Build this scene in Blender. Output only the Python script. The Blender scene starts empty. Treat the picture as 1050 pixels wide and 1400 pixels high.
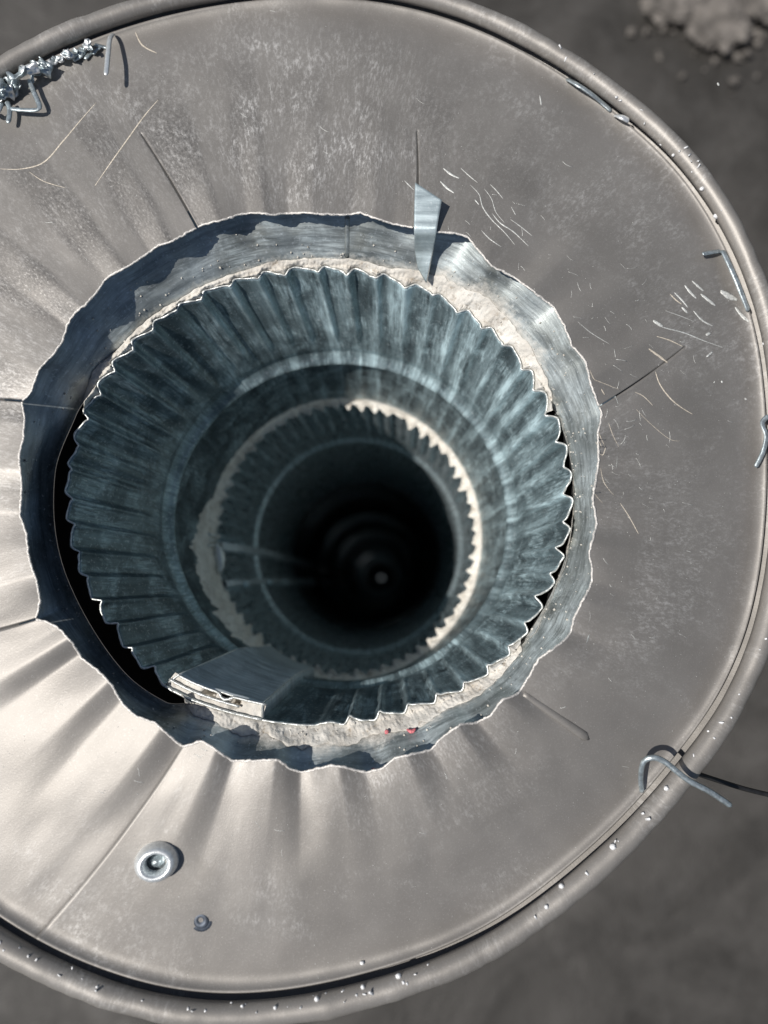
import bpy, bmesh, math, random
from math import sin, cos, pi, radians, atan2, hypot, exp
from mathutils import Vector, Matrix, noise
from mathutils.bvhtree import BVHTree

S = bpy.context.scene
# ------------------------------------------------------------------ camera, sky, sun, exposure
F = 1100.0                       # focal length in pixels of the 1050 x 1400 photograph
H = 0.31                         # camera height over the cut edge of the grey sheet
TILT = math.atan(98 / F)         # the pipe runs straight down: its vanishing point is 98 px under the centre
cd = bpy.data.cameras.new('camera'); cam = bpy.data.objects.new('camera', cd)
S.collection.objects.link(cam); S.camera = cam
cam.location = (0, 0, H); cam.rotation_euler = (TILT, 0, 0)
cd.sensor_fit = 'VERTICAL'; cd.sensor_height = 36; cd.lens = 36 * F / 1400
cd.clip_start = 0.005; cd.clip_end = 100
cd.dof.use_dof = True; cd.dof.focus_distance = 0.332
cd.dof.aperture_fstop = (cd.lens / 1000) / 0.0054

SUN_AZ, SUN_EL = radians(188), radians(60)
w = bpy.data.worlds.new('World'); S.world = w; w.use_nodes = True
nt = w.node_tree; bg = nt.nodes['Background']
sky = nt.nodes.new('ShaderNodeTexSky'); sky.sky_type = 'NISHITA'; sky.sun_disc = False
sd = Vector((cos(SUN_AZ) * cos(SUN_EL), sin(SUN_AZ) * cos(SUN_EL), sin(SUN_EL)))
sky.sun_elevation = SUN_EL; sky.sun_rotation = atan2(sd.x, sd.y)
nt.links.new(sky.outputs[0], bg.inputs[0]); bg.inputs[1].default_value = 0.05
sl = bpy.data.lights.new('sun', 'SUN'); sl.energy = 4.8; sl.angle = radians(0.5); sl.color = (1, 0.955, 0.9)
sun = bpy.data.objects.new('sun', sl); S.collection.objects.link(sun)
sun.rotation_euler = sd.to_track_quat('Z', 'Y').to_euler(); sun.location = sd * 3
S.view_settings.view_transform = 'Standard'; S.view_settings.look = 'None'
S.view_settings.exposure = 0.0; S.view_settings.gamma = 1
S.cycles.glossy_bounces = 16; S.cycles.diffuse_bounces = 8; S.cycles.max_bounces = 18

rnd = random.Random(7)

# ------------------------------------------------------------------ helpers
CAMM = Matrix.Rotation(TILT, 3, 'X')
def ray(px, py):
    return CAMM @ Vector((px - 525, 700 - py, -F)).normalized()
def W(px, py, z):
    d = ray(px, py); t = (z - H) / d.z
    return Vector((0, 0, H)) + d * t
def lerp(a, b, t): return a + (b - a) * t
def sstep(a, b, x):
    t = min(1, max(0, (x - a) / (b - a))); return t * t * (3 - 2 * t)
def fn(x, y=0.0, z=0.0): return noise.noise(Vector((x, y, z)))
def interp_tab(tab, x):
    x %= 360
    n = len(tab)
    for i in range(n):
        a, va = tab[i]; b, vb = tab[(i + 1) % n]
        if i == n - 1: b += 360
        xx = x + 360 if x < a and i == n - 1 else x
        if a <= xx <= b:
            return lerp(va, vb, sstep(0, 1, (xx - a) / (b - a)))
    return tab[0][1]

def link(name, me, mat=None, parent=None, smooth=True):
    o = bpy.data.objects.new(name, me); S.collection.objects.link(o)
    if mat:
        for m in (mat if isinstance(mat, (list, tuple)) else [mat]): me.materials.append(m)
    if smooth: me.polygons.foreach_set('use_smooth', [True] * len(me.polygons))
    if parent: o.parent = parent
    return o
def mesh(name, v, f, mat=None, parent=None, uv=None, smooth=True):
    me = bpy.data.meshes.new(name); me.from_pydata([tuple(p) for p in v], [], f)
    if uv:
        l = me.uv_layers.new(name='UVMap')
        vi = [0] * len(me.loops); me.loops.foreach_get('vertex_index', vi)
        fl = []
        for i in vi: fl += uv[i]
        l.data.foreach_set('uv', fl)
    me.update()
    return link(name, me, mat, parent, smooth)
def tag(o, label, cat, group=None, kind=None):
    if label: o['label'] = label
    if cat: o['category'] = cat
    if group: o['group'] = group
    if kind: o['kind'] = kind
    return o
def empty(name, loc=(0, 0, 0)):
    o = bpy.data.objects.new(name, None); S.collection.objects.link(o); o.location = loc
    o.empty_display_size = 0.02
    return o
def grid(nu, nv, fnc, closed=False, skip=None):
    """fnc(i,j)->(Vector, (u,v)); nu columns, nv rows"""
    v, uv, f = [], [], []
    for i in range(nu):
        for j in range(nv):
            p, q = fnc(i, j); v.append(p); uv.append(q)
    for i in range(nu if closed else nu - 1):
        for j in range(nv - 1):
            if skip and skip(i, j): continue
            a = i * nv + j; b = ((i + 1) % nu) * nv + j
            f.append((a, b, b + 1, a + 1))
    return v, f, uv
def tube(pts, rad, seg=8, caps=True, flat=1.0, up=None):
    """swept tube along pts; rad number or list; flat squashes one axis"""
    v, f = [], []; n = len(pts)
    last = up or Vector((0.13, 0.2, 1)).normalized()
    for i, p in enumerate(pts):
        t = (pts[min(n - 1, i + 1)] - pts[max(0, i - 1)])
        t = t.normalized() if t.length > 1e-9 else Vector((1, 0, 0))
        s = t.cross(last)
        s = s.normalized() if s.length > 1e-6 else t.orthogonal().normalized()
        u2 = s.cross(t).normalized()
        r = rad[i] if isinstance(rad, (list, tuple)) else rad
        for k in range(seg):
            a = 2 * pi * k / seg
            v.append(p + s * cos(a) * r + u2 * sin(a) * r * flat)
    for i in range(n - 1):
        for k in range(seg):
            a = i * seg + k; b = i * seg + (k + 1) % seg
            f.append((a, b, b + seg, a + seg))
    if caps:
        f.append(tuple(range(seg - 1, -1, -1))); f.append(tuple((n - 1) * seg + k for k in range(seg)))
    return v, f
def smooth_path(p, n=8):
    out = []
    m = len(p)
    for i in range(m - 1):
        a, b, c, d = p[max(0, i - 1)], p[i], p[i + 1], p[min(m - 1, i + 2)]
        for k in range(n):
            t = k / n
            out.append(0.5 * ((2 * b) + (c - a) * t + (2 * a - 5 * b + 4 * c - d) * t * t + (3 * b - a - 3 * c + d) * t ** 3))
    out.append(p[-1]); return out

# ------------------------------------------------------------------ materials
class N:
    def __init__(s, name):
        s.m = bpy.data.materials.new(name); s.m.use_nodes = True
        s.t = s.m.node_tree; s.b = s.t.nodes['Principled BSDF']
    def n(s, typ, **kw):
        x = s.t.nodes.new('ShaderNode' + typ)
        for k, val in kw.items():
            if k.startswith('i_'):
                k2 = k[2:]; k2 = int(k2) if k2.isdigit() else k2.replace('_', ' ')
                x.inputs[k2].default_value = val
            else: setattr(x, k, val)
        return x
    def l(s, a, b): s.t.links.new(a, b)
    def coord(s, kind='Object', scale=(1, 1, 1), rot=(0, 0, 0)):
        c = s.n('TexCoord'); m = s.n('Mapping'); m.inputs['Scale'].default_value = scale; m.inputs['Rotation'].default_value = rot
        s.l(c.outputs[kind], m.inputs['Vector']); return m.outputs[0]
    def noise(s, vec, scale, detail=4, rough=0.55, dist=0.0):
        x = s.n('TexNoise'); x.inputs['Scale'].default_value = scale; x.inputs['Detail'].default_value = detail
        x.inputs['Roughness'].default_value = rough; x.inputs['Distortion'].default_value = dist
        s.l(vec, x.inputs['Vector']); return x.outputs['Fac']
    def ramp(s, fac, stops):
        r = s.n('ValToRGB'); e = r.color_ramp.elements
        while len(e) < len(stops): e.new(0.5)
        for k, (p, c) in enumerate(stops):
            e[k].position = p; e[k].color = (c, c, c, 1) if isinstance(c, (int, float)) else (*c, 1)
        s.l(fac, r.inputs[0]); return r.outputs[0]
    def mix(s, fac, a, b, mode='MIX'):
        x = s.n('Mix', data_type='RGBA', blend_type=mode)
        for sock, val in ((x.inputs[0], fac), (x.inputs[6], a), (x.inputs[7], b)):
            if isinstance(val, (int, float)): sock.default_value = val
            elif isinstance(val, tuple): sock.default_value = (*val, 1)
            else: s.l(val, sock)
        return x.outputs[2]
    def math(s, op, a, b=0.0):
        x = s.n('Math', operation=op)
        for k, val in enumerate((a, b)):
            if isinstance(val, (int, float)): x.inputs[k].default_value = val
            else: s.l(val, x.inputs[k])
        return x.outputs[0]
    def bump(s, h, strength=0.2, dist=0.001, prev=None):
        x = s.n('Bump'); x.inputs['Strength'].default_value = strength; x.inputs['Distance'].default_value = dist
        s.l(h, x.inputs['Height'])
        if prev: s.l(prev, x.inputs['Normal'])
        return x.outputs[0]
    def put(s, base=None, rough=None, metal=None, normal=None):
        for k, val in (('Base Color', base), ('Roughness', rough), ('Metallic', metal), ('Normal', normal)):
            if val is None: continue
            if isinstance(val, (int, float)): s.b.inputs[k].default_value = val
            elif isinstance(val, tuple): s.b.inputs[k].default_value = (*val, 1)
            else: s.l(val, s.b.inputs[k])
        return s.m

def mat_grey():
    a = N('aged_grey_sheet')
    o = a.coord('Object'); uv = a.coord('UV', scale=(1, 1, 1))
    streak = a.noise(a.coord('UV', scale=(1.0, 0.28, 1)), 420, 5, 0.65)      # radial rub marks
    cloud = a.noise(o, 22, 5, 0.6, 0.4); big = a.noise(o, 7, 3, 0.5)
    fine = a.noise(o, 1500, 3, 0.6); dust = a.noise(o, 90, 6, 0.7)
    base = a.mix(a.ramp(cloud, [(0.3, 0.0), (0.7, 1.0)]), (0.236, 0.223, 0.206), (0.296, 0.281, 0.262))
    at = a.n('Attribute', attribute_name='rub'); grit = a.noise(a.coord('UV', scale=(1.0, 0.5, 1)), 1300, 4, 0.7)
    rubm = a.math('MULTIPLY', at.outputs['Fac'], a.ramp(grit, [(0.36, 1.0), (0.62, 0.35)]))
    base = a.mix(a.math('MULTIPLY', rubm, 0.85), base, (0.085, 0.082, 0.08))
    base = a.mix(a.math('MULTIPLY', a.math('MULTIPLY', at.outputs['Fac'], a.ramp(grit, [(0.58, 0.0), (0.68, 1.0)])), 0.6), base, (0.66, 0.65, 0.63))
    # rubbed chalky film, in patches
    patch = a.ramp(a.noise(o, 13, 5, 0.65, 0.8), [(0.45, 0.0), (0.60, 1.0)])
    st2 = a.noise(a.coord('UV', scale=(1.0, 0.35, 1), rot=(0, 0, 0.25)), 1100, 4, 0.75)
    ch = a.n('Attribute', attribute_name='chalk').outputs['Fac']
    patch = a.math('MAXIMUM', a.math('MULTIPLY', patch, 0.55), a.math('MULTIPLY', ch, a.math('ADD', 0.65, a.math('MULTIPLY', patch, 0.9))))
    film = a.math('MULTIPLY', patch, a.math('MULTIPLY', a.ramp(streak, [(0.42, 0.15), (0.6, 1.0)]), a.ramp(st2, [(0.46, 0.1), (0.60, 1.0)])))
    base = a.mix(a.math('MULTIPLY', film, 0.85), base, (0.66, 0.65, 0.63))
    base = a.mix(a.math('MULTIPLY', a.ramp(fine, [(0.56, 0), (0.72, 1)]), 0.18), base, (0.68, 0.65, 0.62))
    base = a.mix(a.math('MULTIPLY', a.ramp(dust, [(0.35, 1), (0.5, 0)]), 0.2), base, (0.22, 0.205, 0.19))
    rough = a.ramp(a.math('ADD', a.math('MULTIPLY', cloud, 0.5), a.math('MULTIPLY', film, 0.5)), [(0.1, 0.50), (0.9, 0.64)])
    nrm = a.bump(fine, 0.16, 0.0003); nrm = a.bump(streak, 0.10, 0.0004, nrm); nrm = a.bump(big, 0.5, 0.004, nrm)
    return a.put(base, rough, 0.44, nrm)
def mat_galv(name, c1, c2, lo, hi, metal, us, vs, film_amt=0.5, film_col=(0.62, 0.72, 0.75), bumpk=0.25, attr=None, dust=False):
    a = N(name); o = a.coord('Object')
    brush = a.noise(a.coord('UV', scale=(us, vs, 1)), 300, 6, 0.7)
    brush2 = a.noise(a.coord('UV', scale=(us * 1.3, vs * 1.3, 1), rot=(0, 0, 0.16)), 700, 3, 0.7)
    cloud = a.noise(o, 40, 5, 0.6, 0.5); spang = a.noise(o, 700, 3, 0.6)
    base = a.mix(a.ramp(cloud, [(0.32, 0.0), (0.68, 1.0)]), c1, c2)
    base = a.mix(a.ramp(brush, [(0.38, 0.55), (0.62, 0.0)]), base, (c1[0] * 0.35, c1[1] * 0.38, c1[2] * 0.4))
    film = a.math('MULTIPLY', a.ramp(a.noise(o, 60, 5, 0.65, 0.6), [(0.46, 0.0), (0.62, 1.0)]), a.ramp(brush2, [(0.4, 0.1), (0.62, 1.0)]))
    base = a.mix(a.math('MULTIPLY', film, film_amt), base, film_col)
    base = a.mix(a.math('MULTIPLY', a.ramp(spang, [(0.58, 0), (0.70, 1)]), 0.10 if 'sooty' in name or 'shaft' in name else 0.35), base, (0.8, 0.86, 0.88))
    rough = a.ramp(brush, [(0.3, lo), (0.7, hi)])
    met = a.math('SUBTRACT', metal, a.math('MULTIPLY', film, film_amt * 0.8))
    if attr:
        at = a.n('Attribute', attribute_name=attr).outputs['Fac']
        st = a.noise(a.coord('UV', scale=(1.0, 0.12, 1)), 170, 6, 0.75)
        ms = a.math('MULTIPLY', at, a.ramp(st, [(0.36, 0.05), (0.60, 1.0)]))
        if dust:
            g = a.noise(o, 420, 6, 0.75)
            ms = a.ramp(a.math('ADD', a.math('MULTIPLY', at, 1.25), a.math('SUBTRACT', g, 0.62)), [(0.22, 0.0), (0.75, 1.0)])
            base = a.mix(ms, base, a.mix(a.ramp(g, [(0.35, 0), (0.6, 1)]), (0.34, 0.31, 0.27), (0.62, 0.60, 0.555)))
            rough = a.mix(ms, rough, (0.85, 0.85, 0.85))
        else:
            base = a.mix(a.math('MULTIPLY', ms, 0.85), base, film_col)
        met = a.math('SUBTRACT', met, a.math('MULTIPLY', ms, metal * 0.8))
    nrm = a.bump(brush, bumpk, 0.0005); nrm = a.bump(spang, 0.12, 0.0003, nrm)
    return a.put(base, rough, met, nrm)
def mat_seal(name='chalky_sealant', q=1.0):
    a = N(name); o = a.coord('Object')
    n1 = a.noise(o, 260, 6, 0.7); n2 = a.noise(o, 70, 5, 0.65, 0.6); n3 = a.noise(o, 900, 3, 0.6)
    base = a.mix(a.ramp(n2, [(0.35, 0), (0.65, 1)]), tuple(x * q for x in (0.50, 0.47, 0.42)), tuple(x * q for x in (0.70, 0.68, 0.63)))
    base = a.mix(a.ramp(n1, [(0.30, 0.8), (0.44, 0.0)]), base, (0.22, 0.17, 0.11))
    base = a.mix(a.ramp(n3, [(0.62, 0), (0.72, 0.6)]), base, (0.30, 0.33, 0.34))
    nrm = a.bump(n1, 0.6, 0.0012); nrm = a.bump(n3, 0.3, 0.0005, nrm)
    return a.put(base, 0.85, 0.0, nrm)
def mat_simple(name, c, r, m, scale=300, var=0.3, bump=0.2):
    a = N(name); o = a.coord('Object'); n = a.noise(o, scale, 5, 0.6)
    base = a.mix(a.ramp(n, [(0.35, 0.0), (0.65, 1.0)]), tuple(x * (1 - var) for x in c), tuple(min(1, x * (1 + var)) for x in c))
    return a.put(base, r, m, a.bump(n, bump, 0.0006))
def mat_roof():
    a = N('dusty_dark_deck'); o = a.coord('Object')
    n1 = a.noise(o, 5, 6, 0.62, 0.6); n2 = a.noise(o, 30, 6, 0.65, 0.8); n3 = a.noise(o, 300, 4, 0.6)
    base = a.mix(a.ramp(n1, [(0.40, 0.0), (0.66, 1.0)]), (0.022, 0.020, 0.017), (0.060, 0.056, 0.051))
    base = a.mix(a.ramp(n2, [(0.5, 0.0), (0.75, 0.25)]), base, (0.085, 0.083, 0.082))
    return a.put(base, a.ramp(n2, [(0.3, 0.5), (0.7, 0.75)]), 0.0, a.bump(n3, 0.4, 0.002, a.bump(n2, 0.4, 0.006)))

M_GREY = mat_grey()
M_BAND = mat_galv('brushed_galvanised', (0.265, 0.28, 0.262), (0.57, 0.63, 0.635), 0.34, 0.54, 0.72, 0.10, 1.0, 0.45, attr='dust', dust=True)
M_PIPE = mat_galv('galvanised_pipe', (0.10, 0.135, 0.15), (0.26, 0.34, 0.365), 0.32, 0.5, 0.76, 1.0, 0.12, 0.50, (0.62, 0.81, 0.86), attr='film_and_light')
M_PIPE2 = mat_galv('galvanised_pipe_sooty', (0.50, 0.62, 0.66), (0.68, 0.79, 0.83), 0.2, 0.36, 0.72, 1.0, 0.12, 0.2, (0.35, 0.44, 0.46))
M_DEEP = mat_galv('shaft_zinc', (0.72, 0.81, 0.84), (0.84, 0.91, 0.93), 0.10, 0.18, 1.0, 1.0, 0.12, 0.08, (0.5, 0.56, 0.58), 0.06)
M_FLAP = mat_galv('clean_galvanised', (0.42, 0.51, 0.54), (0.60, 0.70, 0.73), 0.32, 0.5, 0.45, 0.1, 1.0, 0.3)
M_SEAM = mat_galv('seam_galvanised', (0.48, 0.54, 0.56), (0.64, 0.70, 0.72), 0.3, 0.48, 0.30, 0.15, 1.0, 0.3)
M_SHADE = mat_simple('soot', (0.006, 0.006, 0.006), 0.9, 0.0)  # near-black colour standing for deep shade in the collar gap and shaft end
M_EDGE = mat_simple('cut_edge', (0.72, 0.69, 0.65), 0.55, 0.3, 1500, 0.35, 0.6)
M_EDGE2 = mat_simple('cut_zinc_edge', (0.66, 0.68, 0.66), 0.4, 0.6, 900, 0.25, 0.4)
M_SEAL = mat_seal()
M_SEAL2 = mat_seal('pale_sealant', 1.15)
M_CHIP = mat_simple('swarf', (0.44, 0.50, 0.52), 0.42, 0.75, 500, 0.3, 0.3)
M_BRIGHT = mat_simple('bright_swarf', (0.80, 0.83, 0.84), 0.38, 0.7, 500, 0.1, 0.2)
M_SCR = mat_simple('scratch', (0.66, 0.67, 0.64), 0.5, 0.3, 1200, 0.3, 0.3)
M_SCRW = mat_simple('warm_scratch', (0.60, 0.54, 0.45), 0.6, 0.1, 1200, 0.3, 0.3)
M_DARK = mat_simple('wire_shadow_dark', (0.02, 0.02, 0.021), 0.5, 0.2, 400)
M_RED = mat_simple('red_paint_trace', (0.55, 0.16, 0.18), 0.7, 0.0, 900, 0.5)
M_ROOF = mat_roof(); M_RIV = mat_simple('rivet_zinc', (0.80, 0.83, 0.84), 0.42, 0.7, 700, 0.12, 0.3); M_FLECK = mat_simple('worn_fleck', (0.74, 0.75, 0.76), 0.55, 0.15, 900, 0.2, 0.4); M_DULL = mat_simple('dull_zinc', (0.08, 0.095, 0.12), 0.55, 0.5)
M_RIM = M_GREY

# ------------------------------------------------------------------ traced outlines (pixels of the photograph)
C0 = (410.0, 680.0)
INNER = [(420,291),(372,294),(352,291),(328,293),(308,300),(276,308),(236,330),(216,336),(200,348),(176,364),(146,380),(132,400),(116,418),
 (106,424),(94,440),(86,466),(74,484),(54,504),(48,520),(42,538),(30,548),(34,572),(32,600),(26,624),(30,660),(29,684),(27,704),(36,728),
 (40,764),(50,794),(55,820),(52,838),(47,847),(62,849),(80,858),(100,880),(112,900),(136,918),(154,938),(166,960),(184,978),(212,988),
 (232,1006),(248,1020),(260,1019),(274,1012),(288,1020),(318,1040),(340,1040),(380,1038),(396,1051),(414,1056),(432,1051),(456,1046),
 (476,1050),(500,1056),(524,1050),(540,1036),(568,1030),(590,1025),(601,1011),(620,997),(632,989),(648,989),(670,979),(686,957),
 (708,949),(717,935),(736,901),(755,888),(770,877),(780,866),(785,844),(796,822),(808,800),(810,781),(805,756),(811,734),(816,715),
 (813,700),(810,681),(814,659),(818,633),(817,593),(823,567),(818,553),(808,527),(800,493),(782,473),(772,447),(757,420),(736,404),
 (704,380),(672,364),(652,340),(640,324),(624,319),(606,318),(590,316),(566,312),(536,306),(512,298),(492,291),(472,294),(440,293)]
OUTER = [(430,-4),(348,2),(248,18),(160,42),(72,78),(0,120),(-90,185),(-170,280),(-235,400),(-275,540),(-290,680),(-278,820),(-240,950),
 (-170,1080),(-90,1180),(0,1252),(48,1282),(120,1316),(200,1344),(280,1358),(360,1356),(420,1346),(460,1338),(540,1316),(620,1288),(680,1256),
 (740,1212),(783,1173),(850,1117),(900,1053),(950,998),(985,945),(1015,880),(1034,800),(1044,720),(1046,640),(1043,540),(1035,460),(1020,400),
 (987,333),(967,290),(943,247),(900,207),(860,170),(810,133),(750,90),(700,63),(640,34),(540,6)]
def polar(poly, n=1440, sm=0):
    pts = sorted((atan2(C0[1] - y, x - C0[0]) % (2 * pi), hypot(x - C0[0], C0[1] - y)) for x, y in poly)
    pts = [(pts[-1][0] - 2 * pi, pts[-1][1])] + pts + [(pts[0][0] + 2 * pi, pts[0][1])]
    out = []; k = 0
    for i in range(n):
        a = 2 * pi * i / n
        while pts[k + 1][0] < a: k += 1
        (a0, r0), (a1, r1) = pts[k], pts[k + 1]
        out.append(lerp(r0, r1, (a - a0) / (a1 - a0 + 1e-9)))
    for _ in range(sm):
        out = [(out[i - 1] * 1 + out[i] * 2 + out[(i + 1) % n]) / 4 for i in range(n)]
    return out
RI = polar(INNER, sm=3); RO = polar(OUTER, sm=1000)
def samp(tab, a):
    x = (a % (2 * pi)) / (2 * pi) * len(tab); i = int(x); return lerp(tab[i % len(tab)], tab[(i + 1) % len(tab)], x - i)

# flutes pressed in the grey sheet: valley lines end at these points of the edge
VAL = [(30,548),(27,700),(50,845),(108,895),(166,960),(250,1021),(318,1040),(410,1057),(500,1057),(592,1024),(655,988),(712,943),(783,862),
       (809,795),(816,715),(818,640),(823,565),(800,490),(757,420),(705,380),(642,324),(560,310),(480,292),(395,292),(340,291),(272,309),(205,345),(146,382),(92,445)]
VA = sorted(atan2(C0[1] - y, x - C0[0]) % (2 * pi) for x, y in VAL)
def flute(a):
    a %= 2 * pi; n = len(VA)
    for i in range(n):
        lo = VA[i]; hi = VA[(i + 1) % n] + (2 * pi if i == n - 1 else 0)
        x = a if a >= lo else a + 2 * pi
        if lo <= x <= hi or (i == n - 1):
            t = (x - lo) / (hi - lo); t = min(1, max(0, t))
            pk = 0.62                       # crest nearer the next valley
            t = 0.5 * t / pk if t < pk else 0.5 + 0.5 * (t - pk) / (1 - pk)
            c = 0.5 - 0.5 * cos(2 * pi * t); tr = 1 - abs(2 * t - 1)
            return 0.45 * c + 0.55 * tr
def grey_z(a, s):
    zo = -0.022 - 0.013 * cos(a) - 0.010 * sin(a)
    z = zo * s ** 1.15
    if s > 0.92: z += 0.0034 * ((s - 0.92) / 0.08) ** 2
    ang = a * 180 / pi
    k = 1.30 + 0.35 * exp(-((((ang + 180) % 360) - 180 + 15) / 45) ** 2) + 0.30 * exp(-((ang - 285) / 45) ** 2) + 0.2 * exp(-((ang - 215) / 40) ** 2)
    fade = max(0, 1 - s / ((0.62 if 120 < ang < 250 else 0.62 - 0.12 * sstep(250, 275, ang) * (1 - sstep(60, 120, ang if ang < 120 else 0))) + 0.14 * fn(a * 5, 5.1))) ** 1.25
    z += 0.0032 * k * (flute(a) - 0.6) * fade * (0.8 + 0.6 * fn(a * 5, 1.7))
    z += 0.0008 * fn(cos(a) * 3, sin(a) * 3, s * 3) + 0.0003 * fn(cos(a) * 14, sin(a) * 14, s * 5)
    return z
def grey_px(a, s):
    ri, ro = samp(RI, a), samp(RO, a)
    r = lerp(ri, ro, s)
    return C0[0] + r * cos(a), C0[1] - r * sin(a)

# ------------------------------------------------------------------ the deck far below
def deck():
    n = 60
    def f(i, j):
        x, y = lerp(-6, 6, i / (n - 1)), lerp(-6, 6, j / (n - 1))
        return Vector((x, y, -0.26 + 0.012 * fn(x * 3, y * 3))), (x, y)
    v, fc, uv = grid(n, n, f)
    # hole for the flue
    keep = []
    for q in fc:
        keep.append(q)
    o = mesh('ground', v, keep, M_ROOF, uv=uv); tag(o, 'dusty dark deck far below the grey rim', None, kind='structure')
    o.location.z = -4.0 + 0.0
    return o
deck()
# the dark housing plate that the flue comes through
def plate():
    c = W(500, 770, -0.45)
    n, m = 128, 26
    def f(i, j):
        a = 2 * pi * i / n; r = lerp(0.125, 4.5, (j / (m - 1)) ** 2.2)
        z = -0.90 - 0.03 * sstep(0.15, 0.4, r) + 0.004 * fn(c.x + r * cos(a) * 9, r * sin(a) * 9)
        return Vector((c.x + r * cos(a), c.y + r * sin(a), z)), (a * 0.3, r)
    v, fc, uv = grid(n, m, f, closed=True)
    o = mesh('roof_deck', v, fc, M_ROOF, uv=uv)
    tag(o, 'dusty dark roof sheet lying out of focus below the grey cap', None, kind='structure')
plate()

# ------------------------------------------------------------------ grey cap
cap = empty('vent_cap', (0, 0, 0.0))
tag(cap, 'large round grey metal cap with rolled rim, its rough fluted hole round the pipe', 'vent cap')
# slits: (start px at the hole edge, end px, half width px at the edge, z step of the ccw side, length style)
SLITS = [((267,305),(193,183),1.6,0.0012), ((567,312),(570,180),3.0,0.0010), ((821,555),(936,474),1.1,0.0010),
         ((30,548),(-40,545),1.3,-0.0010), ((50,846),(-30,868),1.2,0.0012)]
def ang(p): return atan2(C0[1] - p[1], p[0] - C0[0]) % (2 * pi)
def sof(p):
    a = ang(p); r = hypot(p[0] - C0[0], p[1] - C0[1]); return (r - samp(RI, a)) / (samp(RO, a) - samp(RI, a))
LAP = ((249,1021),(48,1283))
def adeg(a): return a * 180 / pi % 360
def build_sheet():
    cols = []      # (a0, endangle, s_end, side, halfwidth, dz)
    NU = 900; us = [2 * pi * i / NU for i in range(NU)]
    spec = []
    for p0, p1, hw, dz in SLITS:
        spec.append((ang(p0), ang(p1), min(1, sof(p1)), hw, dz))
    lap = (ang(LAP[0]), ang(LAP[1]))
    def dwrap(x): return (x + pi) % (2 * pi) - pi
    # remove columns that nearly coincide with slits, add doubled columns
    base = [u for u in us if all(abs(dwrap(u - q[0])) > 0.0022 for q in spec) and abs(dwrap(u - lap[0])) > 0.0022]
    for u in base: cols.append((u, 0, None))
    for k, q in enumerate(spec):
        cols.append((q[0] - 0.0004, -1, k)); cols.append((q[0] + 0.0004, 1, k))
    cols.append((lap[0] - 0.0004, -1, 'lap')); cols.append((lap[0] + 0.0004, 1, 'lap'))
    cols.sort()
    NS = 96; ss = [((j / (NS - 1)) ** 1.15) for j in range(NS)]
    def pos(c, s):
        u, side, k = c
        a = u
        # warp so that columns follow the slits
        for (a0, a1, se, hw, dz) in spec:
            wd = exp(-(dwrap(u - a0) / max(0.05, 1.8 * abs(dwrap(a1 - a0)))) ** 2)
            if wd > 1e-3: a += wd * dwrap(a1 - a0) * min(1, s / se)
        wd = exp(-(dwrap(u - lap[0]) / max(0.08, 1.8 * abs(dwrap(lap[1] - lap[0])))) ** 2)
        if wd > 1e-3: a += wd * dwrap(lap[1] - lap[0]) * s
        px, py = grey_px(a, s)
        z = grey_z(u, s)
        for (a0, a1, se, hw, dz) in spec:   # lift one side
            d = dwrap(u - a0)
            if 0 < d < 0.07 and s < se: z += dz * (1 - d / 0.07) * (1 - s / se)
        d = dwrap(u - lap[0])
        if 0 < d < 0.25: z += 0.0016 * (1 - d / 0.25) ** 1.0       # upper leaf of the lap
        if side and k != 'lap':
            a0, a1, se, hw, dz = spec[k]
            if s < se:
                wpx = hw * (1 - s / se) ** 0.6
                if k == 1: wpx = hw * (1 - s / se) ** 0.9
                rr = hypot(px - C0[0], py - C0[1]); da = side * wpx / rr
                px, py = C0[0] + rr * cos(a + da), C0[1] - rr * sin(a + da)
        if k == 'lap' and side < 0:         # lower leaf reaches under the upper one
            rr = hypot(px - C0[0], py - C0[1]); da = 10 / rr
            px, py = C0[0] + rr * cos(a + da), C0[1] - rr * sin(a + da); z -= 0.0004
        # ragged cut line
        if s == 0:
            rr = hypot(px - C0[0], py - C0[1]); da = 1.3 * fn(a * 60) + 0.8 * fn(a * 170)
            px += da * (px - C0[0]) / rr; py += da * (py - C0[1]) / rr
        return W(px, py, z), (u * 0.13, s * 0.09)
    v, uv = [], []
    for c in cols:
        for s in ss:
            p, q = pos(c, s); v.append(p); uv.append(q)
    f = []
    n = len(cols)
    for i in range(n):
        c, d = cols[i], cols[(i + 1) % n]
        for j in range(NS - 1):
            if c[1] == -1 and d[1] == 1 and c[2] == d[2]:
                if c[2] == 'lap' or ss[j] < spec[c[2]][2]: continue
            a = i * NS + j; b = ((i + 1) % n) * NS + j
            f.append((a, a + 1, b + 1, b))
    o = mesh('sheet', v, f, [M_GREY, M_EDGE], cap, uv)
    me = o.data; bm = bmesh.new(); bm.from_mesh(me); bm.normal_update()
    bm.faces.ensure_lookup_table()
    if sum(fc.normal.z for fc in bm.faces) < 0: bmesh.ops.reverse_faces(bm, faces=bm.faces)
    bm.normal_update(); bm.to_mesh(me)
    tree = BVHTree.FromBMesh(bm); bm.free()
    at = me.attributes.new('rub', 'FLOAT', 'POINT'); vals = []
    for c in cols:
        u = c[0]; dg = adeg(u); reg = (0.45 * sstep(45, 60, dg) + 0.55 * sstep(88, 112, dg)) * (1 - sstep(172, 186, dg))
        for s in ss:
            fl = 1 - flute(u + 0.05 + 0.02 * fn(u * 30, s * 3)); wv = sstep(0.28, 0.62, fl)
            vals.append(reg * wv * (1 - sstep(0.45, 0.9, s + 0.2 * fn(u * 8, 2))) * (0.75 + 0.6 * fn(u * 12, s * 6)))
    at.data.foreach_set('value', [max(0, min(1, q)) for q in vals])
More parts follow.
